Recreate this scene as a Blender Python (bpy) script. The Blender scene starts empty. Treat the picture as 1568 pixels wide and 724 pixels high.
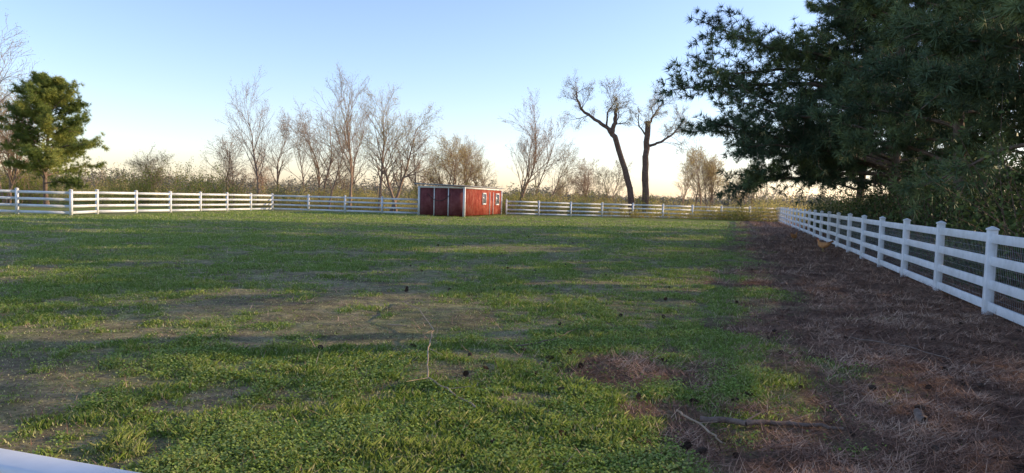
import bpy, math, random
import numpy as np
from mathutils import Vector, Matrix
random.seed(7); rng=np.random.default_rng(7)
S=bpy.context.scene
S.view_settings.view_transform='Standard'; S.view_settings.look='None'; S.view_settings.exposure=0

# ------------------------------------------------------------ helpers
def vnoise(x,y,seed=0.0):
    xi=np.floor(x); yi=np.floor(y); fx=x-xi; fy=y-yi
    fx=fx*fx*(3-2*fx); fy=fy*fy*(3-2*fy)
    def h(i,j):
        s=np.sin(i*127.1+j*311.7+seed*74.7)*43758.5453
        return s-np.floor(s)
    return (h(xi,yi)*(1-fx)+h(xi+1,yi)*fx)*(1-fy)+(h(xi,yi+1)*(1-fx)+h(xi+1,yi+1)*fx)*fy
def fbm(x,y,seed=0,o=4):
    t=0;a=.5;n=0
    c,s=math.cos(.6),math.sin(.6)
    for i in range(o):
        t=t+a*vnoise(x*2**i,y*2**i,seed+i*3.1); n+=a; a*=.55
        x,y=c*x-s*y,s*x+c*y
    return t/n
def sstep(a,b,x):
    t=np.clip((x-a)/(b-a),0,1); return t*t*(3-2*t)

def mk(name,V,F,mat,parent=None,attrs=None,smooth=False):
    V=np.ascontiguousarray(V,dtype=np.float32); F=np.ascontiguousarray(F,dtype=np.int32)
    me=bpy.data.meshes.new(name); k=F.shape[1]
    me.vertices.add(len(V)); me.vertices.foreach_set('co',V.ravel())
    me.loops.add(F.size); me.loops.foreach_set('vertex_index',F.ravel())
    me.polygons.add(len(F)); me.polygons.foreach_set('loop_start',np.arange(0,F.size,k,dtype=np.int32))
    me.update(calc_edges=True)
    if smooth: me.polygons.foreach_set('use_smooth',np.ones(len(F),dtype=bool))
    for an,(ty,arr) in (attrs or {}).items():
        a=me.attributes.new(an,ty,'POINT')
        a.data.foreach_set('value' if ty=='FLOAT' else 'color',np.ascontiguousarray(arr,dtype=np.float32).ravel())
    me.materials.append(mat)
    o=bpy.data.objects.new(name,me); S.collection.objects.link(o)
    if parent: o.parent=parent
    return o
def empty(name,loc=(0,0,0)):
    e=bpy.data.objects.new(name,None); S.collection.objects.link(e); e.empty_display_size=.3
    return e

class NB:
    def __init__(s,name):
        s.m=bpy.data.materials.new(name); s.m.use_nodes=True; s.t=s.m.node_tree
        s.b=s.t.nodes['Principled BSDF']; s.out=s.t.nodes['Material Output']
    def n(s,ty,**kw):
        nd=s.t.nodes.new(ty)
        for k,v in kw.items(): setattr(nd,k,v)
        return nd
    def l(s,a,b): s.t.links.new(a,b)
    def noise(s,scale,detail=4,rough=.6,vec=None):
        nd=s.n('ShaderNodeTexNoise'); nd.inputs['Scale'].default_value=scale; nd.inputs['Detail'].default_value=detail
        nd.inputs['Roughness'].default_value=rough
        if vec is None:
            vec=s.n('ShaderNodeNewGeometry').outputs['Position']
        s.l(vec,nd.inputs['Vector']); return nd.outputs['Fac']
    def ramp(s,fac,stops):
        r=s.n('ShaderNodeValToRGB'); e=r.color_ramp.elements
        while len(e)<len(stops): e.new(.5)
        for i,(p,c) in enumerate(stops):
            e[i].position=p; e[i].color=(*c,1)
        s.l(fac,r.inputs['Fac']); return r.outputs['Color']
    def mix(s,fac,a,b,mode='MIX'):
        m=s.n('ShaderNodeMixRGB',blend_type=mode)
        for i,v in zip(m.inputs,(fac,a,b)):
            if hasattr(v,'is_linked') or hasattr(v,'links'): s.l(v,i)
            elif isinstance(v,(int,float)): i.default_value=v
            else: i.default_value=(*v,1)
        return m.outputs[0]
    def bump(s,h,strength=.5,dist=.02):
        b=s.n('ShaderNodeBump'); b.inputs['Strength'].default_value=strength; b.inputs['Distance'].default_value=dist
        s.l(h,b.inputs['Height']); s.l(b.outputs['Normal'],s.b.inputs['Normal'])
    def fin(s,col,rough=.8,spec=.2):
        s.l(col,s.b.inputs['Base Color']); s.b.inputs['Roughness'].default_value=rough
        s.b.inputs['Specular IOR Level'].default_value=spec
        return s.m

def leafmat(name,c_dark,c_mid,c_light,trans=.25,rough=.6):
    m=NB(name); a=m.n('ShaderNodeAttribute',attribute_name='tint')
    col=m.ramp(a.outputs['Fac'],[(0,c_dark),(.5,c_mid),(1,c_light)])
    m.fin(col,rough,.15)
    if trans>0:
        tr=m.n('ShaderNodeBsdfTranslucent'); m.l(col,tr.inputs['Color'])
        mx=m.n('ShaderNodeMixShader'); mx.inputs[0].default_value=trans
        m.l(m.b.outputs[0],mx.inputs[1]); m.l(tr.outputs[0],mx.inputs[2]); m.l(mx.outputs[0],m.out.inputs['Surface'])
    return m.m
def barkmat(name,c1,c2):
    m=NB(name); f=m.noise(6,5,.7)
    m.bump(m.noise(14,4,.7),.6,.03)
    return m.fin(m.ramp(f,[(.3,c1),(.7,c2)]),.9,.1)

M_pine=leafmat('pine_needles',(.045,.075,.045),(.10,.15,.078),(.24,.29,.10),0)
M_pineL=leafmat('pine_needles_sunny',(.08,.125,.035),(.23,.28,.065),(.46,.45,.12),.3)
M_bark=barkmat('pine_bark',(.08,.06,.045),(.30,.22,.17))
M_barkg=barkmat('grey_bark',(.16,.115,.085),(.44,.31,.215))
M_barkd=barkmat('dark_bark',(.075,.05,.042),(.24,.16,.12))
M_budg=leafmat('gold_buds',(.38,.28,.09),(.62,.46,.17),(.72,.60,.25),.4)
M_budr=leafmat('red_buds',(.36,.22,.15),(.54,.35,.22),(.64,.46,.29),.4)
M_budn=leafmat('pale_buds',(.30,.27,.12),(.48,.41,.19),(.60,.52,.28),.4)
M_shrub=leafmat('shrub_leaves',(.03,.05,.02),(.06,.095,.03),(.13,.17,.05),.15)
M_brush=leafmat('dry_brush',(.28,.25,.06),(.66,.53,.15),(.85,.72,.28),.45)
M_green=leafmat('olive_shrub_leaves',(.10,.14,.03),(.28,.31,.06),(.62,.54,.15),.4)
M_dist=leafmat('distant_trees',(.13,.14,.10),(.22,.20,.145),(.34,.28,.19),.1)
M_grass=leafmat('grass_blades',(.13,.185,.042),(.275,.385,.07),(.66,.60,.33),.3)
M_needle=leafmat('fallen_needles',(.12,.06,.04),(.34,.185,.115),(.70,.46,.30),0,.8)

def rotmats(D,rollang=None):
    D=D/np.linalg.norm(D,axis=1,keepdims=True); n=len(D)
    A=rng.normal(size=(n,3)); X=np.cross(A,D); X/=np.linalg.norm(X,axis=1,keepdims=True)+1e-9
    Y=np.cross(D,X); return np.stack([X,Y,D],axis=2)
def inst(P,PF,pos,D,scale):
    R=rotmats(D); V=np.einsum('nij,kj->nki',R,P)*scale[:,None,None]+pos[:,None,:]
    n=len(pos);k=len(P)
    F=(PF[None]+ (np.arange(n)*k)[:,None,None]).reshape(-1,PF.shape[1])
    return V.reshape(-1,3),F
def tuft_proto(n=20,w=.06,spread=.9):
    V=[];F=[]
    for i in range(n):
        d=rng.normal(size=3); d[2]=abs(d[2])*1.0+.15; d[:2]*=spread; d/=np.linalg.norm(d)
        s=np.cross(d,rng.normal(size=3)); s/=np.linalg.norm(s)
        L=rng.uniform(.7,1.1); b=len(V)
        V+= [s*w*.5, -s*w*.5, d*L+np.array([0,0,-.0])]; F.append([b,b+1,b+2])
    return np.array(V),np.array(F)

def tubes(segs,k=5):
    A=np.array([[*s[0],*s[1],s[2],s[3]] for s in segs]); p0=A[:,:3];p1=A[:,3:6]; r0=A[:,6];r1=A[:,7]
    d=p1-p0; L=np.linalg.norm(d,axis=1,keepdims=True)+1e-9; d=d/L
    ref=np.where(np.abs(d[:,2:3])>.9,np.array([[1.,0,0]]),np.array([[0,0,1.]]))
    X=np.cross(ref,d); X/=np.linalg.norm(X,axis=1,keepdims=True); Y=np.cross(d,X)
    p1=p1+d*(r1[:,None]*.4)
    th=np.arange(k)*2*math.pi/k
    ring=np.cos(th)[None,:,None]*X[:,None,:]+np.sin(th)[None,:,None]*Y[:,None,:]
    V=np.concatenate([p0[:,None]+ring*r0[:,None,None],p1[:,None]+ring*r1[:,None,None]],axis=1)
    i=np.arange(k); j=(i+1)%k
    f=np.stack([i,j,j+k,i+k],axis=1)
    F=(f[None]+(np.arange(len(A))*2*k)[:,None,None]).reshape(-1,4)
    return V.reshape(-1,3),F

def jit(d,a):
    v=Vector((d[0]+random.gauss(0,a),d[1]+random.gauss(0,a),d[2]+random.gauss(0,a))); return v.normalized()
def grow(segs,tips,p,d,L,r,lev,maxlev,nst,nch,up=.06,ang=.8,wob=.12,rmin=.009,start=.25):
    n=max(2,int(nst)); st=L/n; nodes=[]
    p=Vector(p); d=Vector(d).normalized(); r0=r
    for i in range(n):
        d=jit(d,wob); d.z+=up; d.normalize()
        q=p+d*st; r1=max(rmin,r*(1-(i+1)/n*.85))
        segs.append((tuple(p),tuple(q),r0,r1)); nodes.append((q.copy(),d.copy(),r1,(i+1)/n)); p=q;r0=r1
    if lev>=maxlev:
        tips.append((tuple(p),tuple(d))); return
    for c in range(nch[lev]):
        f=start+(1-start)*(c+random.random())/nch[lev]
        q,dd,rr,ff=nodes[min(n-1,int(f*n))]
        perp=Vector((random.gauss(0,1),random.gauss(0,1),random.gauss(0,1))); perp-=perp.dot(dd)*dd; perp.normalize()
        a=ang*random.uniform(.6,1.25)
        nd=dd*math.cos(a)+perp*math.sin(a)
        grow(segs,tips,q,nd,L*random.uniform(.32,.55)*(1.25-.6*f),max(rmin,rr*random.uniform(.45,.7)),lev+1,maxlev,max(3,n*.55),nch,up,ang,wob*1.15,rmin,.15)
quadP=np.array([[-.5,0,0],[0,-.28,0.05],[.5,0,0],[0,.28,.05]]); quadF=np.array([[0,1,2,3]])
def budmesh(tips,n,s,spread,mat,par,name='buds'):
    T=np.array([t[0] for t in tips]); pos=np.repeat(T,n,axis=0)+rng.normal(size=(len(T)*n,3))*spread
    V,F=inst(quadP,quadF,pos,rng.normal(size=pos.shape),rng.uniform(.6,1.3,len(pos))*s)
    t=np.repeat(rng.random(len(pos)),4); mk(name,V,F,mat,par,{'tint':('FLOAT',t)})
def bare_tree(x,y,H,r=.16,bark=None,bud=None,nb=3,wide=1.0,stems=1,lean=(0,0),start=.22,bs=.08):
    e=empty('bare_tree'); segs=[];tips=[]
    for s in range(stems):
        d=Vector((lean[0]+random.uniform(-.12,.12)*(stems>1)*3,lean[1]+random.uniform(-.1,.1),1))
        grow(segs,tips,(x+random.uniform(-.3,.3)*(stems-1),y+random.uniform(-.3,.3)*(stems-1),-.05),d,H*.80*(1 if s==0 else random.uniform(.7,.95)),r*.95,0,3,14,[18,7,4],.045,.68*wide,.075,.007,start)
    V,F=tubes(segs,4); mk('branches',V,F,bark or M_barkg,e)
    if bud: budmesh(tips,nb,bs,.16,bud,e)
    return e

# ------------------------------------------------------------ camera, light, sky
cam=bpy.data.cameras.new('camera'); co=bpy.data.objects.new('camera',cam); S.collection.objects.link(co)
cam.lens=18/math.tan(math.radians(36)); cam.sensor_width=36; cam.clip_start=.05; cam.clip_end=3000
co.matrix_world=Matrix.Translation((0,0,1.66))@Matrix.Rotation(math.radians(90-3.2),4,'X')@Matrix.Rotation(math.radians(1.6),4,'Z')
S.camera=co
EL=math.radians(14); AZ=math.radians(76)
sd=Vector((math.sin(AZ)*math.cos(EL),math.cos(AZ)*math.cos(EL),math.sin(EL)))
sun=bpy.data.lights.new('sun','SUN'); sun.energy=5.0; sun.angle=math.radians(.53); sun.color=(1,.76,.48)
so=bpy.data.objects.new('sun',sun); S.collection.objects.link(so); so.rotation_euler=sd.to_track_quat('Z','Y').to_euler(); so.location=(30,10,20)
W=bpy.data.worlds.new('World'); S.world=W; W.use_nodes=True
nt=W.node_tree; bg=nt.nodes['Background']; sky=nt.nodes.new('ShaderNodeTexSky'); sky.sky_type='NISHITA'; sky.sun_disc=False
sky.sun_elevation=EL; sky.sun_rotation=AZ; sky.air_density=1.0; sky.dust_density=.6; sky.ozone_density=2.4; sky.altitude=0
tint=nt.nodes.new('ShaderNodeMixRGB'); tint.blend_type='MULTIPLY'; tint.inputs[0].default_value=1; tint.inputs[2].default_value=(1.08,.97,1.08,1)
nt.links.new(sky.outputs[0],tint.inputs[1]); nt.links.new(tint.outputs[0],bg.inputs[0]); bg.inputs[1].default_value=.30

# ------------------------------------------------------------ ground
def fx(y): return 7.7+.318*(y-11.3)          # right fence line
def gz(x,y):
    return .05*(fbm(x*.15,y*.15,5,2)-.5)+.06*(fbm(x*1.3,y*1.3,9,3)-.5)*np.clip(1.2-y/60,0,1)
def gauss(x,y,cx,cy,sx,sy): return np.exp(-((x-cx)/sx)**2-((y-cy)/sy)**2)
def masks(x,y):
    off=(fx(y)-x)*.953
    nm=sstep(1.0,-1.0,off-3.5-3.4*(fbm(x*.7,y*.7,21,4)-.5)-2.2*(fbm(x*3,y*3,23,2)-.5)) * (off>-30)
    nm=np.maximum(nm,.8*sstep(.35,.7,gauss(x,y,1.2,6.8,.9,.8)*(.4+fbm(x*3,y*3,4,2))))
    nm=np.maximum(nm,.7*sstep(.35,.7,gauss(x,y,1.3,5.4,.5,.4)*(.4+fbm(x*3,y*3,6,2))))
    nm=nm*sstep(74,70,y)
    g=fbm(x*.42,y*.30,2,3)*.28+fbm(x*1.7,y*1.4,8,3)*.42+fbm(x*6,y*6,12,3)*.38
    g+= .13*gauss(x,y,-.6,5.4,2.2,2.0)+.06*gauss(x,y,-3.5,7.0,2.5,1.0)+.07*gauss(x,y,3.5,15,3,5)+.08*gauss(x,y,-6.5,12,2.5,.6)
    g-= .09*gauss(x,y,-3.2,9.3,2.8,1.0)+.12*gauss(x,y,-4.4,5.4,1.4,.9)+.08*gauss(x,y,2.5,17,3.5,5)+.06*gauss(x,y,-1,11,3,1.0)
    g=sstep(.45,.62,g)
    return g*(1-nm),nm
def axis(lo,a,b,hi,step,gr=1.12):
    m=list(np.arange(a,b,step)); s=step; v=b
    up=[]
    while v<hi: up.append(v); s*=gr; v+=s
    up.append(hi); dn=[]; s=step; v=a-step
    while v>lo: dn.append(v); s*=gr; v-=s
    dn.append(lo); return np.array(dn[::-1]+m+up)
gx=axis(-900,-12,13,900,.06,1.05); gy=axis(-60,2.2,20,1500,.06,1.03)
X,Y=np.meshgrid(gx,gy); x=X.ravel();y=Y.ravel()
g,nm=masks(x,y)
far=sstep(66,80,y)
zz=gz(x,y)*np.clip(1.3-np.abs(x)/80,0,1)
n1=fbm(x*2.3,y*2.3,31,3); n2=fbm(x*.25,y*.25,41,3); n3=fbm(x*.9,y*.9,43,3); n4=fbm(x*6,y*6,47,2)
def clump(x,y): return .07*(fbm(x*3.5,y*3.5,91,3)-.4)
zz=zz+nm*clump(x,y)*(y<40)
def C(c): return np.array(c)[None,:]
soil=C((.19,.145,.105))*(1-n1[:,None])*1.0+C((.42,.335,.22))*n1[:,None]
green=C((.12,.175,.04))*(1-n1[:,None])+C((.25,.31,.075))*n1[:,None]
green=green*(.8+.4*n2[:,None])
gd=np.clip(y/50,0,1)
ge=np.clip(g*.66+.15+gd*.32+.35*(n3-.5)+.4*(n4-.5),0,1)[:,None]
col=soil*(1-ge)+green*ge
needle=C((.12,.068,.05))*(1-n1[:,None])+C((.31,.19,.135))*n1[:,None]
needle=needle*(.6+.8*n4[:,None])
col=col*(1-nm[:,None])+needle*nm[:,None]
gold=C((.50,.41,.17))*(.7+.5*n2[:,None])
col=col*(1-far[:,None])+gold*far[:,None]
nx,ny=len(gx),len(gy)
ii=(np.arange(ny-1)[:,None]*nx+np.arange(nx-1)[None]).ravel()
F=np.stack([ii,ii+1,ii+1+nx,ii+nx],axis=1)
m=NB('ground_surface'); a=m.n('ShaderNodeAttribute',attribute_name='gcol')
f1=m.noise(28,6,.75); f2=m.noise(5,5,.7); f3=m.noise(.9,5,.65)
c=m.mix(1,a.outputs['Color'],m.ramp(f1,[(.28,(.3,.3,.3)),(.5,(1,1,1)),(.75,(1.8,1.7,1.5))]),'MULTIPLY')
c=m.mix(1,c,m.ramp(f2,[(.3,(.55,.57,.6)),(.7,(1.4,1.38,1.3))]),'MULTIPLY')
c=m.mix(1,c,m.ramp(f3,[(.3,(.8,.75,.72)),(.7,(1.15,1.22,1.15))]),'MULTIPLY')
m.bump(f1,.9,.04)
mk('ground',np.stack([x,y,zz],1),F,m.fin(c,.95,.05),attrs={'gcol':('FLOAT_COLOR',np.concatenate([col,np.ones((len(col),1))],1))},smooth=True)

# ------------------------------------------------------------ grass / needles
def scatter(n,ymin,ymax,pw=0.0):
    y=np.exp(rng.uniform(math.log(ymin),math.log(ymax),n))
    x=rng.uniform(-1,1,n)*(.82*y+1.5); return x,y
def grass():
    x,y=scatter(760000,2.6,58)
    off=(fx(y)-x)*.953
    g,nm=masks(x,y); keep=(rng.random(len(x))<(g*.84+.17)*(1-nm*.95))&(off>-.5)
    keep&=~((x<-22)&(y>39))
    x,y,g=x[keep],y[keep],g[keep]; n=len(x)
    cl=fbm(x*3.2,y*3.2,51,3)
    sc=(1+y/14)
    h=(.013+.036*g*np.clip(cl*2.2-.35,.1,2))*rng.uniform(.4,1.4,n)*(1+y/60)
    h+=.04*gauss(x,y,-6.5,11.9,1.8,.5)*rng.random(n)+.04*gauss(x,y,-3.3,13.3,1.0,.4)*rng.random(n)+.02*gauss(x,y,-.4,5.4,1.4,1.4)*rng.random(n)
    w=.0034*sc*rng.uniform(.7,1.5,n)
    az=rng.uniform(0,2*math.pi,n); ln=rng.uniform(.1,1.1,n)*h
    z=gz(x,y)-.004
    sx,sy=np.cos(az)*w,np.sin(az)*w; lx,ly=-np.sin(az)*ln,np.cos(az)*ln
    V=np.stack([np.stack([x-sx,y-sy,z],1),np.stack([x+sx,y+sy,z],1),
                np.stack([x+lx*.4+sx*.7,y+ly*.4+sy*.7,z+h*.62],1),np.stack([x+lx+sx*.05,y+ly,z+h],1),np.stack([x+lx*.4-sx*.7,y+ly*.4-sy*.7,z+h*.62],1)],1).reshape(-1,3)
    b=np.arange(n)*5; F=np.stack([b,b+1,b+2,b+3,b+4],1)
    dry=rng.random(n)<(.46-.36*g)
    big=fbm(x*.5,y*.5,55,2)
    t=np.clip(.05+.45*cl+.3*big+rng.normal(size=n)*.12+.1*(g-.5),0,.66); t[dry]=rng.uniform(.8,1,dry.sum())
    mk('grass',V,F,M_grass,attrs={'tint':('FLOAT',np.repeat(t,5))})
    # broad clover-like leaves
    x,y=scatter(700000,2.6,26); g,nm=masks(x,y); cl=fbm(x*2.1,y*2.1,61,3)
    keep=(rng.random(len(x))<g*sstep(.38,.54,cl+.08*gauss(x,y,-.6,5.4,2.5,2.2))*(1-nm))
    x,y,g,cl=x[keep],y[keep],g[keep],cl[keep]; n=len(x)
    pos=np.stack([x,y,gz(x,y)+rng.uniform(.006,.085,n)*(.2+cl)],1)
    D=np.stack([rng.normal(size=n)*.45,rng.normal(size=n)*.45,np.ones(n)],1)
    V,F=inst(quadP*np.array([1,1.5,1]),quadF,pos,D,rng.uniform(.009,.020,n)*(1+y/16))
    mk('clover_patch',V,F,M_grass,attrs={'tint':('FLOAT',np.repeat(np.clip(.36+.28*rng.random(n)+.3*(cl-.5),0,.62),4))})
grass()
def needles():
    x,y=scatter(650000,2.6,60); g,nm=masks(x,y); off=(fx(y)-x)*.953
    cl=fbm(x*2.5,y*2.5,71,3)
    keep=(rng.random(len(x))<nm*np.clip(cl*1.6-.05,.15,.95)+.03)&(off>-3)&(x>-12)
    x,y,cl=x[keep],y[keep],cl[keep]; n=len(x); cl2=fbm(x*9,y*9,73,2)
    L=rng.uniform(.05,.12,n)*(1+y/20); w=.0018*(1+y/7); az=rng.uniform(0,2*math.pi,n)
    up=np.abs(rng.normal(size=n))*.35; z=gz(x,y)+.002+nm[keep]*clump(x,y)+rng.random(n)*.05*cl2
    dx,dy=np.cos(az)*L,np.sin(az)*L; sx,sy=-np.sin(az)*w,np.cos(az)*w
    V=np.stack([np.stack([x-sx,y-sy,z],1),np.stack([x+sx,y+sy,z+.001],1),np.stack([x+dx,y+dy,z+up*L],1)],1).reshape(-1,3)
    b=np.arange(n)*3
    t=np.clip(cl*1.7-.45+rng.normal(size=n)*.25,0,1)
    mk('pine_straw',V,np.stack([b,b+1,b+2],1),M_needle,attrs={'tint':('FLOAT',np.repeat(t,3))})
needles()

# ------------------------------------------------------------ white rail fences
m=NB('white_vinyl'); c=m.ramp(m.noise(3,5,.7),[(.3,(.62,.63,.61)),(.6,(.80,.81,.81))]); M_white=m.fin(c,.5,.3)
class MB:
    def __init__(s): s.V=[];s.F=[]
    def box(s,c,ux,uy,sx,sy,sz,taper=1.0):
        """c = centre bottom, ux,uy unit vectors"""
        b=len(s.V); c=Vector(c)
        for zz,t in ((0,1),(sz,taper)):
            for a,d in ((-1,-1),(1,-1),(1,1),(-1,1)):
                s.V.append(tuple(c+ux*a*sx/2*t+uy*d*sy/2*t+Vector((0,0,zz))))
        s.F+=[[b,b+3,b+2,b+1],[b+4,b+5,b+6,b+7]]+[[b+i,b+(i+1)%4,b+4+(i+1)%4,b+4+i] for i in range(4)]
    def obj(s,name,mat,par=None,bev=0):
        o=mk(name,np.array(s.V),np.array(s.F),mat,par)
        if bev:
            md=o.modifiers.new('bevel','BEVEL'); md.width=bev; md.segments=2
        return o
RZ=[.07,.42,.80,1.16]
def fence(name,pts,H=1.37,wire=False,sp=3.0,bev=0):
    b=MB(); Z=Vector((0,0,1))
    for i in range(len(pts)-1):
        A=Vector((*pts[i],0)); B=Vector((*pts[i+1],0)); L=(B-A).length; n=max(1,round(L/sp)); u=(B-A)/L; v=Vector((-u.y,u.x,0))
        for k in range(n+1):
            if k==n and i<len(pts)-2: continue
            p=A+u*L*k/n; g=float(gz(np.array(p.x),np.array(p.y)))
            hj=random.uniform(-.012,.012)
            b.box(p+Z*(g-.1),u,v,.13,.13,H+.1+hj)
            b.box(p+Z*(g+H+hj),u,v,.155,.155,.025); b.box(p+Z*(g+H+hj+.025),u,v,.155,.155,.04,.15)
        for k in range(n):
            p=A+u*L*(k+.5)/n; g=float(gz(np.array(p.x),np.array(p.y)))
            for z in RZ: b.box(p+Z*(g+z+random.uniform(-.008,.008)),u,v,L/n-.124,.042,.145)
    return b.obj(name,M_white,bev=bev)
d=Vector((.303,.953,0))
P0=Vector((7.7,11.3,0)); ra=P0-d*12; rb=P0+d*63
fence('white_fence',[(ra.x,ra.y),(rb.x,rb.y)],bev=.006)
fence('white_fence',[(rb.x,rb.y),(-.6,65.2)])
fence('white_fence',[(-50,37.6),(-24,38.3),(-24.3,41.2),(-20.2,59.2),(-7.6,57.6)])
nA=Vector((-.60,.775,0)); nd=Vector((.17,-.052,0)).normalized()
# near fence: straight line of rails just below the camera
nb=MB(); Z=Vector((0,0,1)); nv=Vector((-nd.y,nd.x,0))
for k in range(-5,3):
    p=nA+nd*(k*2.9+1.6)
    if k<2:
        for z in RZ: nb.box(p+nd*1.45+Z*(z+.054),nd,nv,2.77,.045,.145)
    nb.box(p-Z*.1,nd,nv,.13,.13,1.47); nb.box(p+Z*1.37,nd,nv,.155,.155,.025); nb.box(p+Z*1.395,nd,nv,.155,.155,.04,.15)
nb.obj('white_fence',M_white,bev=.006)
# wire mesh on the right fence
m=NB('galvanised_wire'); M_wire=m.fin(m.ramp(m.noise(20),[(.3,(.35,.36,.36)),(.7,(.55,.56,.56))]),.5,.5)
wb=MB(); v=Vector((-d.y,d.x,0)); o0=P0-v*.028
for k in range(13):
    wb.box(o0+d*8+Z*(.05+k*.1),d,v,36,.002,.002)
for k in range(int(30/.075)):
    wb.box(o0+d*(-9+k*.075)+Z*.05,d,v,.002,.002,1.2)
wb.obj('wire_mesh',M_wire)

# ------------------------------------------------------------ shed
def shed():
    e=empty('red_shed'); Cn=Vector((-3.8,55,0)); s=Vector((.245,.9695,0)); f=Vector((-s.y,s.x,0)); Wd,Ln=3.75,11.0; H=2.36
    m=NB('red_boards')
    c=m.ramp(m.noise(1.6,5,.75),[(.3,(.22,.035,.025)),(.5,(.38,.08,.05)),(.72,(.50,.21,.14))])
    M_red=m.fin(c,.85,.15)
    m=NB('red_paint_front_shade'); M_red_shade=m.fin(m.ramp(m.noise(1.6,5,.75),[(.3,(.12,.034,.038)),(.5,(.19,.058,.060)),(.72,(.26,.105,.10))]),.85,.15)  # same red paint as the walls, front's shade put into the colour
    M_trim=M_white
    m=NB('shed_roof'); M_roof=m.fin(m.ramp(m.noise(4,5,.7),[(.3,(.20,.21,.22)),(.7,(.38,.39,.40))]),.6,.3)
    m=NB('dark_glass'); M_gl=m.fin(m.ramp(m.noise(3),[(.3,(.02,.022,.025)),(.7,(.05,.055,.06))]),.15,.5)
    P=lambda a,b,z: Cn+f*a+s*b+Z*z      # a across front, b along side
    w=MB(); w.box(P(Wd/2,Ln/2,.08),f,s,Wd,Ln,H-.08)
    for k in range(int(Ln/.4)):
        for a in (-.012,Wd+.012): w.box(P(a,.2+k*.4,.10),f,s,.024,.05,H-.14)
    for k in range(1,int(Wd/.31)):
        w.box(P(k*.31,Ln+.008,.10),f,s,.04,.016,H-.14)
    w.obj('walls',M_red,e)
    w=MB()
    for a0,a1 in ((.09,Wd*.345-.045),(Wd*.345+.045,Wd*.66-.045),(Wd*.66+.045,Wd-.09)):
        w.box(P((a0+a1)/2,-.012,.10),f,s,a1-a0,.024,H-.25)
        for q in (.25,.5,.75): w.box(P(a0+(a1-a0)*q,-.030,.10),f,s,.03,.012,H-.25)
    w.obj('doors',M_red_shade,e)
    t=MB()
    for a,b_ in ((0,0),(Wd,0),(0,Ln),(Wd,Ln)): t.box(P(a,b_,0),f,s,.16,.16,H-.01)
    for a in (Wd*.345,Wd*.66): t.box(P(a,-.035,.05),f,s,.07,.05,H-.2)
    t.box(P(Wd/2,-.045,H-.14),f,s,Wd-.16,.05,.13)
    t.box(P(-.045,Ln/2,H-.14),f,s,.05,Ln-.16,.12)
    for b_,ww,hh,z in ((5.3,.9,.8,1.05),(9.5,1.0,.85,1.0)):
        t.box(P(-.055,b_-ww/2,z),f,s,.06,.10,hh); t.box(P(-.055,b_+ww/2,z),f,s,.06,.10,hh)
        t.box(P(-.055,b_,z-.1),f,s,.06,ww+.1,.1); t.box(P(-.055,b_,z+hh),f,s,.06,ww+.1,.1)
        t.box(P(-.062,b_,z),f,s,.03,.04,hh)
    for b_ in (7.0,8.1): t.box(P(-.055,b_,.08),f,s,.05,.07,1.95)
    t.obj('white_trim',M_trim,e)
    g=MB()
    for b_,ww,hh,z in ((5.3,.8,.8,1.05),(9.5,.9,.85,1.0)): g.box(P(-.036,b_,z),f,s,.03,ww-.02,hh)
    g.obj('windows',M_gl,e)
    V=[];
    for a,b_,z in ((-.2,-.3,H+.02),(Wd+.3,-.3,H+.12),(Wd+.3,Ln+.3,H+.12),(-.2,Ln+.3,H+.02)):
        V.append(tuple(P(a,b_,z)))
    for a,b_,z in ((-.2,-.3,H+.10),(Wd+.3,-.3,H+.20),(Wd+.3,Ln+.3,H+.20),(-.2,Ln+.3,H+.10)):
        V.append(tuple(P(a,b_,z)))
    F=[[3,2,1,0],[4,5,6,7]]+[[i,(i+1)%4,4+(i+1)%4,4+i] for i in range(4)]
    mk('roof',np.array(V),np.array(F),M_roof,e)
    segs=[];pr=None
    for k in range(17):
        u=k/16; a=Wd*(.3+.5*u); z=1.75-1.1*(1-(2*u-1)**2)*.5
        p=P(a,-.09,z)
        if pr is not None: segs.append((tuple(pr),tuple(p),.022,.022))
        pr=p
    V,F=tubes(segs,6); m=NB('rope'); mk('rope',V,F,m.fin(m.ramp(m.noise(9),[(.3,(.03,.03,.03)),(.7,(.06,.06,.06))]),.9),e)
shed()

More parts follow.
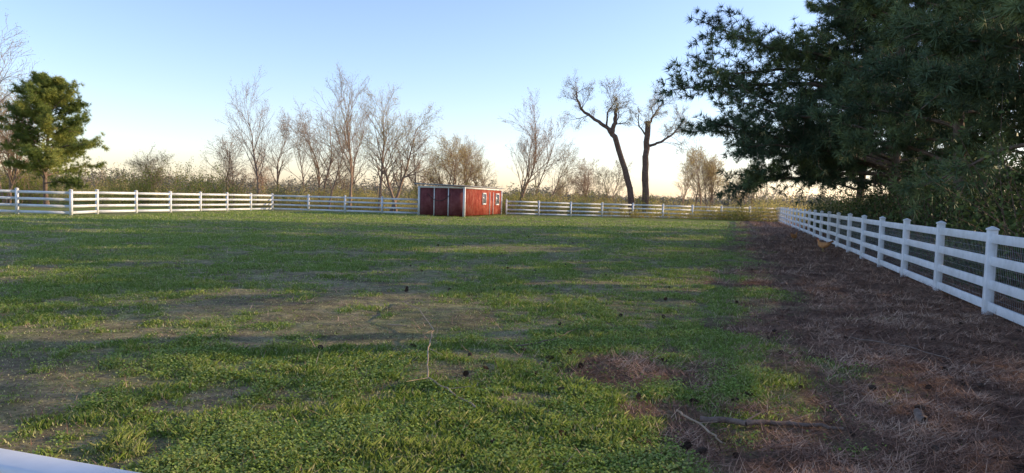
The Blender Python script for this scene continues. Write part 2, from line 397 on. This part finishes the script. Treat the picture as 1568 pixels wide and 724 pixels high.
# ------------------------------------------------------------ pines
def pine(x,y,H,z0,Lmax,n_br=60,tuft=.3,nt_=9,mat=None,r=.24,forced=(),westf=.25,lean=(0,0),w=.075,nn=20,rise=0,side=2.4,low=.8,gap=None):
    e=empty('pine_tree'); segs=[];pts=[];dirs=[];tn=[]
    tp=[]; N=12
    for i in range(N+1):
        t=i/N; tp.append(Vector((x+lean[0]*t+.25*math.sin(t*5+x),y+lean[1]*t+.2*math.cos(t*4+y),t*H-.1)))
    for i in range(N): segs.append((tuple(tp[i]),tuple(tp[i+1]),r*(1-.9*i/N)+(.08 if i==0 else 0),r*(1-.9*(i+1)/N)))
    def trunk_at(z):
        t=min(.999,max(0,(z+.1)/H)); i=int(t*N); return tp[i].lerp(tp[i+1],t*N-i)
    def branch(z,az,L,rise,droop,bn=1.0):
        p=trunk_at(z); d=Vector((math.cos(az),math.sin(az),rise)).normalized(); n=10; st=L/n; rr=.02+.011*L; r0=rr
        bt=random.random()
        for i in range(n):
            d=jit(d,.07); d.z-=droop*(1 if i<7 else -1.2); d.normalize(); q=p+d*st; r1=rr*(1-.9*(i+1)/n)+.004
            segs.append((tuple(p),tuple(q),r0,r1)); 
            if i>=2:
                for s in range(max(1,int(side*bn))):
                    perp=Vector((random.gauss(0,1),random.gauss(0,1),random.gauss(0,.45))); perp-=perp.dot(d)*d; perp.normalize()
                    a=random.uniform(.5,1.1); sdv=(d*math.cos(a)+perp*math.sin(a)).normalized()
                    sl=random.uniform(.5,1.15)*L*.22*(1.15-i/n*.6)+.25; sp=q-d*st*random.random(); k=4
                    for j in range(k):
                        sdv=jit(sdv,.12); sdv.z+=.05; sdv.normalize(); sq=sp+sdv*sl/k
                        segs.append((tuple(sp),tuple(sq),.012,.008))
                        for c in range(max(1,int(nt_/4))+(1 if random.random()<.5 else 0)):
                            u=random.random(); tpn=sp.lerp(sq,u)
                            ang=jit(sdv,.45)
                            pts.append((tpn.x+random.gauss(0,.09),tpn.y+random.gauss(0,.09),tpn.z+random.gauss(0,.07))); dirs.append(tuple(ang)); tn.append(bt)
                        sp=sq
            p=q;r0=r1
    for b in range(n_br):
        z=z0+(H-z0-.3)*((b+random.random())/n_br)**.9; t=(z-z0)/(H-z0)
        az=b*2.399+random.uniform(-.5,.5)
        L=Lmax*((1-t)**.65*.85+.12)*random.uniform(.6,1.15)*(1+westf*math.cos(az-math.pi))
        if t<.15: L*=low
        branch(z,az,L,random.uniform(-.05,.35)+.7*t+rise,.03)
    for fz,tx,ty,tz in forced:
        b0=trunk_at(fz); dv=Vector((tx,ty,tz))-b0; L=dv.length; az=math.atan2(dv.y,dv.x)
        branch(fz,az,L,dv.z/max(.1,math.hypot(dv.x,dv.y))+.12,.022,1.7)
    V,F=tubes(segs,4); mk('trunk_and_limbs',V,F,M_bark,e)
    P,PF=tuft_proto(nn,w)
    pts=np.array(pts);D=np.array(dirs);n=len(pts)
    V,F=inst(P,PF,pts,D,tuft*rng.uniform(.7,1.25,n))
    t=np.clip(np.array(tn)*.6+rng.random(n)*.4,0,1)
    mk('foliage',V,F,mat or M_pine,e,{'tint':('FLOAT',np.repeat(t,len(P)))})
pine(15.8,29,18,2.2,5.7,80,.31,9,r=.3,westf=.12,w=.085,forced=[(5.5,6.4,27.5,8.0),(6.5,7.2,28,8.3),(7,7.4,28,7.4),(6.8,8.2,28,9.0),(3.6,6.9,28,5.0),(3.2,7.2,28,4.4),(3.4,7.6,29,5.3),(3.4,8.1,29,4.2),(8.5,9.6,27,10.2),(9.5,10.0,28,11.5),(3.0,9.0,29,2.9),(3.2,9.6,29,3.6),(4.0,8.2,26,5.6),(12,10.6,28,13)])
pine(18.6,38,17,2.0,5.4,70,.34,8,w=.09,forced=[(3.5,12,36,4.2),(5,11.5,38,6),(4,12.6,37,5)])
pine(13.9,22.5,18,2.4,5.0,70,.30,9,westf=.15,w=.085)
pine(11.9,16,17,2.8,4.2,68,.27,9,westf=.05,w=.08,forced=[(4,9.0,14.5,4.4),(5,8.8,16,5.6)])
pine(10.7,10.3,17,4.4,4.2,52,.26,8,westf=.0)
pine(9.0,3,15,5,4.0,36,.36,6,westf=0,nn=14,w=.1)
pine(19.5,22,16,1.0,5,50,.44,6,nn=13,w=.14)
pine(24,33,17,1.0,5.4,54,.46,6,nn=13,w=.14)
pine(16.8,12.5,16,6.0,4.6,40,.40,6,nn=13,w=.12)
pine(27.5,45,14,1.0,4.6,50,.44,6,nn=13,w=.13)
# left pine in the sun
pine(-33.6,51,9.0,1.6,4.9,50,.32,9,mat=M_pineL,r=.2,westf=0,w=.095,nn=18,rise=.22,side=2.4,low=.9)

# ------------------------------------------------------------ bare trees
T=[(-37.8,50,12.5,.16,M_budn,1,1),(-42,60,10.5,.15,M_budg,1,1.1),(-39.3,55,8.8,.13,M_budr,2,1),(-36,70,5.3,.08,M_budn,3,1.2),(-41,57,9,.13,M_budg,2,1),
(-26.4,66,6.8,.09,M_budr,2,1),(-25.3,70,12.4,.14,M_budr,1,.7),(-25,75,10.1,.12,M_budr,1,.9),(-22.3,76,9,.10,M_budn,1,.9),
(-19.8,72,11.2,.14,M_budr,2,1),(-17.2,66,8,.12,M_budn,1,1.1),(-14.2,61.5,11.5,.15,M_budn,1,.75),(-12.9,68,12.4,.17,M_budg,1,.8),(-17.8,77,10.8,.12,M_budr,1,.9),
(-11.1,66,10,.18,M_budg,2,1.15),(-10.2,75,9.1,.12,M_budr,1,1),(-6.7,75,8,.13,M_budg,3,1.1),(-4.9,80,8,.11,M_budr,1,1),(-5.9,78,7.8,.11,M_budg,2,1.1),
(-3.2,85,8,.11,M_budn,2,1),(.7,72,11.8,.13,M_budr,2,.75),(2.1,78,10.5,.11,M_budr,1,.8),(3.9,80,8.2,.1,M_budn,1,1.1),
(9.4,85,6.8,.09,M_budr,3,1),(11,80,6.2,.09,M_budn,2,1),(20.8,80,8.3,.11,M_budg,2,1),(21.5,90,7,.1,M_budr,1,1),(20.4,72.5,6.8,.09,M_budg,3,1),(24.5,75,6,.08,M_budn,3,1),(-46,58,9,.12,M_budg,2,1),
(-30,85,6.5,.09,M_budr,2,1),(-22,92,7.5,.09,M_budn,2,1),(-13,95,7.5,.1,M_budr,2,1),(7,98,6,.08,M_budn,2,1)]
for x_,y_,H_,r_,bd,st_,wd in T:
    bare_tree(x_,y_,H_,r_,M_barkg,bd,7 if bd is M_budg else 4,wd,st_)
def path_tree(paths,buds):
    e=empty('broken_tree'); segs=[];tips=[]
    for pts,r0,r1,nch,cl in paths:
        pts=[Vector(p) for p in pts]; N=len(pts)-1; fine=[]
        for i in range(N):
            for k in range(4):
                p=pts[i].lerp(pts[i+1],k/4); fine.append(p+Vector((random.gauss(0,.05),random.gauss(0,.05),0)))
        fine.append(pts[-1]); M=len(fine)-1
        for i in range(M):
            a=r0+(r1-r0)*i/M; b=r0+(r1-r0)*(i+1)/M; segs.append((tuple(fine[i]),tuple(fine[i+1]),a*random.uniform(.95,1.08),b))
        for c in range(nch):
            i=min(M-1,int(M*(.35+.65*(c+random.random())/nch))); dd=(fine[i+1]-fine[i]).normalized()
            perp=Vector((random.gauss(0,1),random.gauss(0,1),random.gauss(0,.6))); perp-=perp.dot(dd)*dd; perp.normalize(); a=random.uniform(.6,1.2)
            grow(segs,tips,fine[i],dd*math.cos(a)+perp*math.sin(a)+Vector((0,0,.1)),cl*random.uniform(.6,1.2),r1*.55,1,3,8,[0,7,6],.04,.75,.14,.008,.15)
    V,F=tubes(segs,7); mk('trunk_and_limbs',V,F,M_barkd,e); budmesh(tips,6,.08,.16,buds,e)
path_tree([([(12,70,-.1),(11.3,70,3.8),(10.0,70,7.6),(9.3,70,8.6)],.33,.24,0,1),
           ([(9.3,70,8.6),(8.2,70,9.3),(6.9,70.2,10.2),(6.0,70,11.4),(5.9,70,12.2)],.2,.06,12,2.1),
           ([(9.6,70,8.1),(9.75,69.9,9.3),(9.95,69.9,10.6)],.26,.14,3,1.5),
           ([(9.0,70,8.8),(9.0,69.6,10.2),(9.9,69.5,11.5)],.1,.04,11,2.0)],M_budn)
path_tree([([(13.2,70,-.1),(13.05,70,3.6),(13.0,70,6.8),(13.1,70,9.4)],.37,.27,0,1),
           ([(13.05,70,7.0),(14.4,70,7.5),(15.6,70,8.3),(16.6,70,9.8)],.15,.05,12,2.1),
           ([(13.1,70,9.0),(13.6,70,10.0),(14.4,70.3,11.2)],.12,.05,10,2.1),
           ([(13.0,70,8.0),(12.3,70.4,9.0),(12.2,70.4,10.2)],.09,.04,6,1.5)],M_budn)

# ------------------------------------------------------------ thickets, far trees
def thicket(name,n_stem,xf,hf,mat,leaf,per,wst=.012,stemmat=None,sigma=.35):
    segs=[];P=[]
    for i in range(n_stem):
        x0,y0=xf(); h=hf(x0,y0)*random.uniform(.55,1.15); p=Vector((x0,y0,-.05)); d=jit(Vector((0,0,1)),.22)
        for k in range(4):
            d=jit(d,.15); q=p+d*h/4; segs.append((tuple(p),tuple(q),wst*(1.3-.25*k),wst*(1.05-.25*k))); 
            for j in range(per): 
                u=p.lerp(q,random.random()); s=sigma*(.7-.1*k)
                P.append((u.x+random.gauss(0,s),u.y+random.gauss(0,s),max(.05,u.z+random.gauss(0,s*.6))))
            p=q
    e=empty(name); V,F=tubes(segs,3); mk('stems',V,F,stemmat or M_barkg,e)
    P=np.array(P); n=len(P); V,F=inst(quadP,quadF,P,rng.normal(size=(n,3)),leaf*rng.uniform(.5,1.4,n))
    t=np.clip(fbm(P[:,0]*.35,P[:,1]*.35,77,3)*1.1-.05+rng.normal(size=n)*.16,0,1)
    mk('leaves',V,F,mat,e,{'tint':('FLOAT',np.repeat(t,4))})
def hn(x,y,a,b,s=.12): return a+(b-a)*float(sstep(.3,.75,fbm(np.array(x*s),np.array(y*s),13,3)))
thicket('brush_thicket',5200,lambda:(random.uniform(-48,36),67+abs(random.gauss(0,11))),lambda x,y:hn(x,y,.6,2.6),M_brush,.10,12,.010,sigma=.28)
cl_=[(random.uniform(-60,-26),random.uniform(58,66)) for _ in range(26)]+[(random.uniform(-26,34),random.uniform(69,76)) for _ in range(15)]
def sxf():
    c=random.choice(cl_); return c[0]+random.gauss(0,1.1),c[1]+random.gauss(0,.8)
thicket('olive_shrub_thicket',1600,sxf,lambda x,y:hn(x,y,1.6,4.6,.2) if x<-26 else hn(x,y,1.2,3.2,.2),M_green,.11,20,.014,sigma=.38)
def rxf():
    while True:
        y=-4+56*random.random()**.8
        if not 7.2<y<8.9: break
    return fx(y)+random.uniform(1.2,7),y
thicket('shrub_thicket',3400,rxf,lambda x,y:hn(x,y,1.5,3.7,.25),M_shrub,.10,24,.012,M_barkd,sigma=.45)
def dxf():
    return random.uniform(-330,330),random.uniform(190,280)
thicket('distant_trees',4200,dxf,lambda x,y:hn(x,y,3.0,8.0,.03),M_dist,.55,20,.07,sigma=1.2)

# ------------------------------------------------------------ small things on the ground
def stick(name,pts,r0,r1,mat,twigs=()):
    segs=[]; pts=[Vector(p) for p in pts]; fine=[]
    for i in range(len(pts)-1):
        for k in range(5): fine.append(pts[i].lerp(pts[i+1],k/5)+Vector((random.gauss(0,.010),random.gauss(0,.012),random.gauss(0,.004))))
    fine.append(pts[-1]); M=len(fine)-1
    for i in range(M): segs.append((tuple(fine[i]),tuple(fine[i+1]),r0+(r1-r0)*i/M,r0+(r1-r0)*(i+1)/M))
    for a,b,r in twigs: segs.append((tuple(a),tuple(b),r,r*.5))
    V,F=tubes(segs,8); mk(name,V,F,mat,smooth=True)
M_stick=barkmat('stick_bark',(.26,.18,.11),(.56,.43,.30)); M_log=barkmat('log_bark',(.12,.085,.065),(.32,.235,.18))
stick('fallen_branch',[(-1.62,10.5,.05),(-1.2,9.2,.16),(-.88,8.1,.10),(-.8,7.0,.12),(-.69,6.1,.06),(-.50,5.75,.06),(-.24,5.3,.05)],.006,.0075,M_stick,
  [((-.88,8.1,.1),(-.95,7.4,.16),.004),((-.8,7,.12),(-.62,6.6,.15),.004),((-.69,6.1,.06),(-.85,5.8,.10),.004),((-.5,5.75,.06),(-.3,5.75,.09),.004)])
stick('fallen_log',[(1.45,5.2,.04),(1.75,5.12,.045),(2.1,5.17,.04),(2.45,5.06,.04)],.026,.013,M_log,[((1.75,5.12,.05),(1.95,5.3,.08),.009),((2.1,5.17,.05),(2.35,5.35,.06),.007)])
stick('fallen_branch',[(1.30,5.35,.06),(1.37,5.0,.07),(1.46,4.68,.04)],.009,.006,M_stick,[((1.37,5,.07),(1.5,4.95,.10),.004)])
stick('fallen_branch',[(.1,7.6,.04),(.5,7.9,.06),(.85,8.7,.05)],.007,.004,M_log)
stick('fallen_branch',[(4.2,8.6,.05),(4.6,8.1,.06),(4.75,7.5,.05)],.009,.005,M_log)
stick('fallen_branch',[(-1.5,8.6,.05),(-1.25,8.5,.06)],.010,.008,M_stick)
stick('wood_chunk',[(3.15,5.25,.05),(3.25,5.5,.05)],.035,.03,M_log)
def cone_proto():
    V=[];F=[]
    for r_ in range(9):
        z=r_/8; rad=.5*math.sin(math.pi*(.12+.82*z))**.8
        for k in range(8):
            a=k*math.pi/4+r_*.39; b=len(V); ca,sa=math.cos(a),math.sin(a); w=.17
            V+=[(ca*rad*.3-sa*w*.5,sa*rad*.3+ca*w*.5,z*1.5-.75),(ca*rad*.3+sa*w*.5,sa*rad*.3-ca*w*.5,z*1.5-.75),(ca*rad+sa*w*.6,sa*rad-ca*w*.6,z*1.5-.63),(ca*rad-sa*w*.6,sa*rad+ca*w*.6,z*1.5-.63)]
            F.append([b,b+1,b+2,b+3])
    return np.array(V),np.array(F)
CP,CF=cone_proto()
xs,ys=scatter(260,3.2,30); k=(xs>-.15*ys+0)&(fx(ys)-xs>-.5)&(rng.random(len(xs))<.7)
xs=np.concatenate([xs[k],[-1.97,.45,.55,3.3,2.1,1.5]]);ys=np.concatenate([ys[k],[7.3,5.9,5.7,6.3,9,4.5]])
pos=np.stack([xs,ys,gz(xs,ys)+.035],1); D=rng.normal(size=pos.shape)*np.array([1,1,.25])
V,F=inst(CP,CF,pos,D,rng.uniform(.036,.058,len(pos)))
mk('pine_cones',V,F,barkmat('cone_scales',(.05,.035,.025),(.15,.105,.08)))

# hens by the fence
m=NB('hen_feathers'); M_hen=m.fin(m.ramp(m.noise(22,5,.7),[(.3,(.34,.14,.05)),(.6,(.60,.30,.12)),(.8,(.70,.42,.2))]),.8)
m=NB('hen_comb'); M_comb=m.fin(m.ramp(m.noise(20),[(.3,(.5,.03,.02)),(.7,(.6,.06,.04))]),.6)
m=NB('hen_legs'); M_leg=m.fin(m.ramp(m.noise(20),[(.3,(.45,.32,.1)),(.7,(.55,.4,.15))]),.6)
def hen(x,y,ang,s=1.0):
    e=empty('hen'); prof=[(-.23,.30,.004,.01),(-.20,.285,.03,.04),(-.15,.25,.065,.065),(-.09,.22,.09,.085),(-.02,.205,.10,.10),(.05,.205,.095,.10),(.10,.225,.078,.088),(.135,.26,.055,.06),(.155,.30,.038,.042),(.165,.335,.030,.032),(.178,.362,.028,.029),(.20,.368,.02,.02),(.215,.364,.009,.009),(.235,.357,.002,.003)]
    K=14; V=[];F=[]
    for i,(px,pz,ry,rz) in enumerate(prof):
        a=prof[max(0,i-1)];b=prof[min(len(prof)-1,i+1)]; tx,tz=b[0]-a[0],b[1]-a[1]; L=math.hypot(tx,tz); tx/=L;tz/=L
        for k in range(K):
            th=2*math.pi*k/K; V.append((px-tz*math.sin(th)*rz,ry*math.cos(th),pz+tx*math.sin(th)*rz))
    for i in range(len(prof)-1):
        for k in range(K): F.append([i*K+k,i*K+(k+1)%K,(i+1)*K+(k+1)%K,(i+1)*K+k])
    R=Matrix.Translation((x,y,float(gz(np.array(x),np.array(y)))+.02))@Matrix.Rotation(ang,4,'Z')@Matrix.Scale(s,4)
    tr=lambda V:[tuple(R@Vector(v)) for v in V]
    mk('body',np.array(tr(V)),np.array(F),M_hen,e,smooth=True)
    V=[];F=[]
    for i in range(7):     # tail fan
        a=(i-3)*.13; b=len(V); V+=[(-.16,a*.25-.012,.27),(-.16,a*.25+.012,.27),(-.30+abs(a)*.1,a*.35+.02,.39-abs(a)*.12),(-.31+abs(a)*.1,a*.35-.015,.37-abs(a)*.12)]; F.append([b,b+1,b+2,b+3])
    for sgn in (1,-1):     # wings
        b=len(V); V+=[(.07,sgn*.098,.25),(.04,sgn*.108,.18),(-.10,sgn*.092,.18),(-.17,sgn*.06,.25)]; F.append([b,b+1,b+2,b+3])
    mk('tail_and_wings',np.array(tr(V)),np.array(F),M_hen,e)
    V=[];F=[]
    for i in range(4): b=len(V); q=.165+i*.014; V+=[(q,-.004,.385),(q+.014,-.004,.385),(q+.010,.004,.412-abs(i-1.5)*.006),(q+.002,.004,.41)]; F.append([b,b+1,b+2,b+3])
    b=len(V); V+=[(.195,.006,.352),(.21,.006,.352),(.206,.004,.325),(.198,.004,.325)]; F.append([b,b+1,b+2,b+3])
    mk('comb_and_wattle',np.array(tr(V)),np.array(F),M_comb,e)
    sg=[]
    for sgn in (1,-1):
        sg+=[((-.005,sgn*.045,.13),(.015,sgn*.045,.075),.016,.008),((.015,sgn*.045,.075),(0,sgn*.045,.008),.008,.006)]
        for a in (-.5,0,.5,math.pi): sg.append(((0,sgn*.045,.008),(.045*math.cos(a),sgn*.045+.045*math.sin(a),.004),.005,.003))
    V,F=tubes(sg,6); mk('legs',np.array(tr(V)),F,M_leg,e)
hen(11.25,25.4,2.3,1.1); hen(12.9,32.2,.6,1)
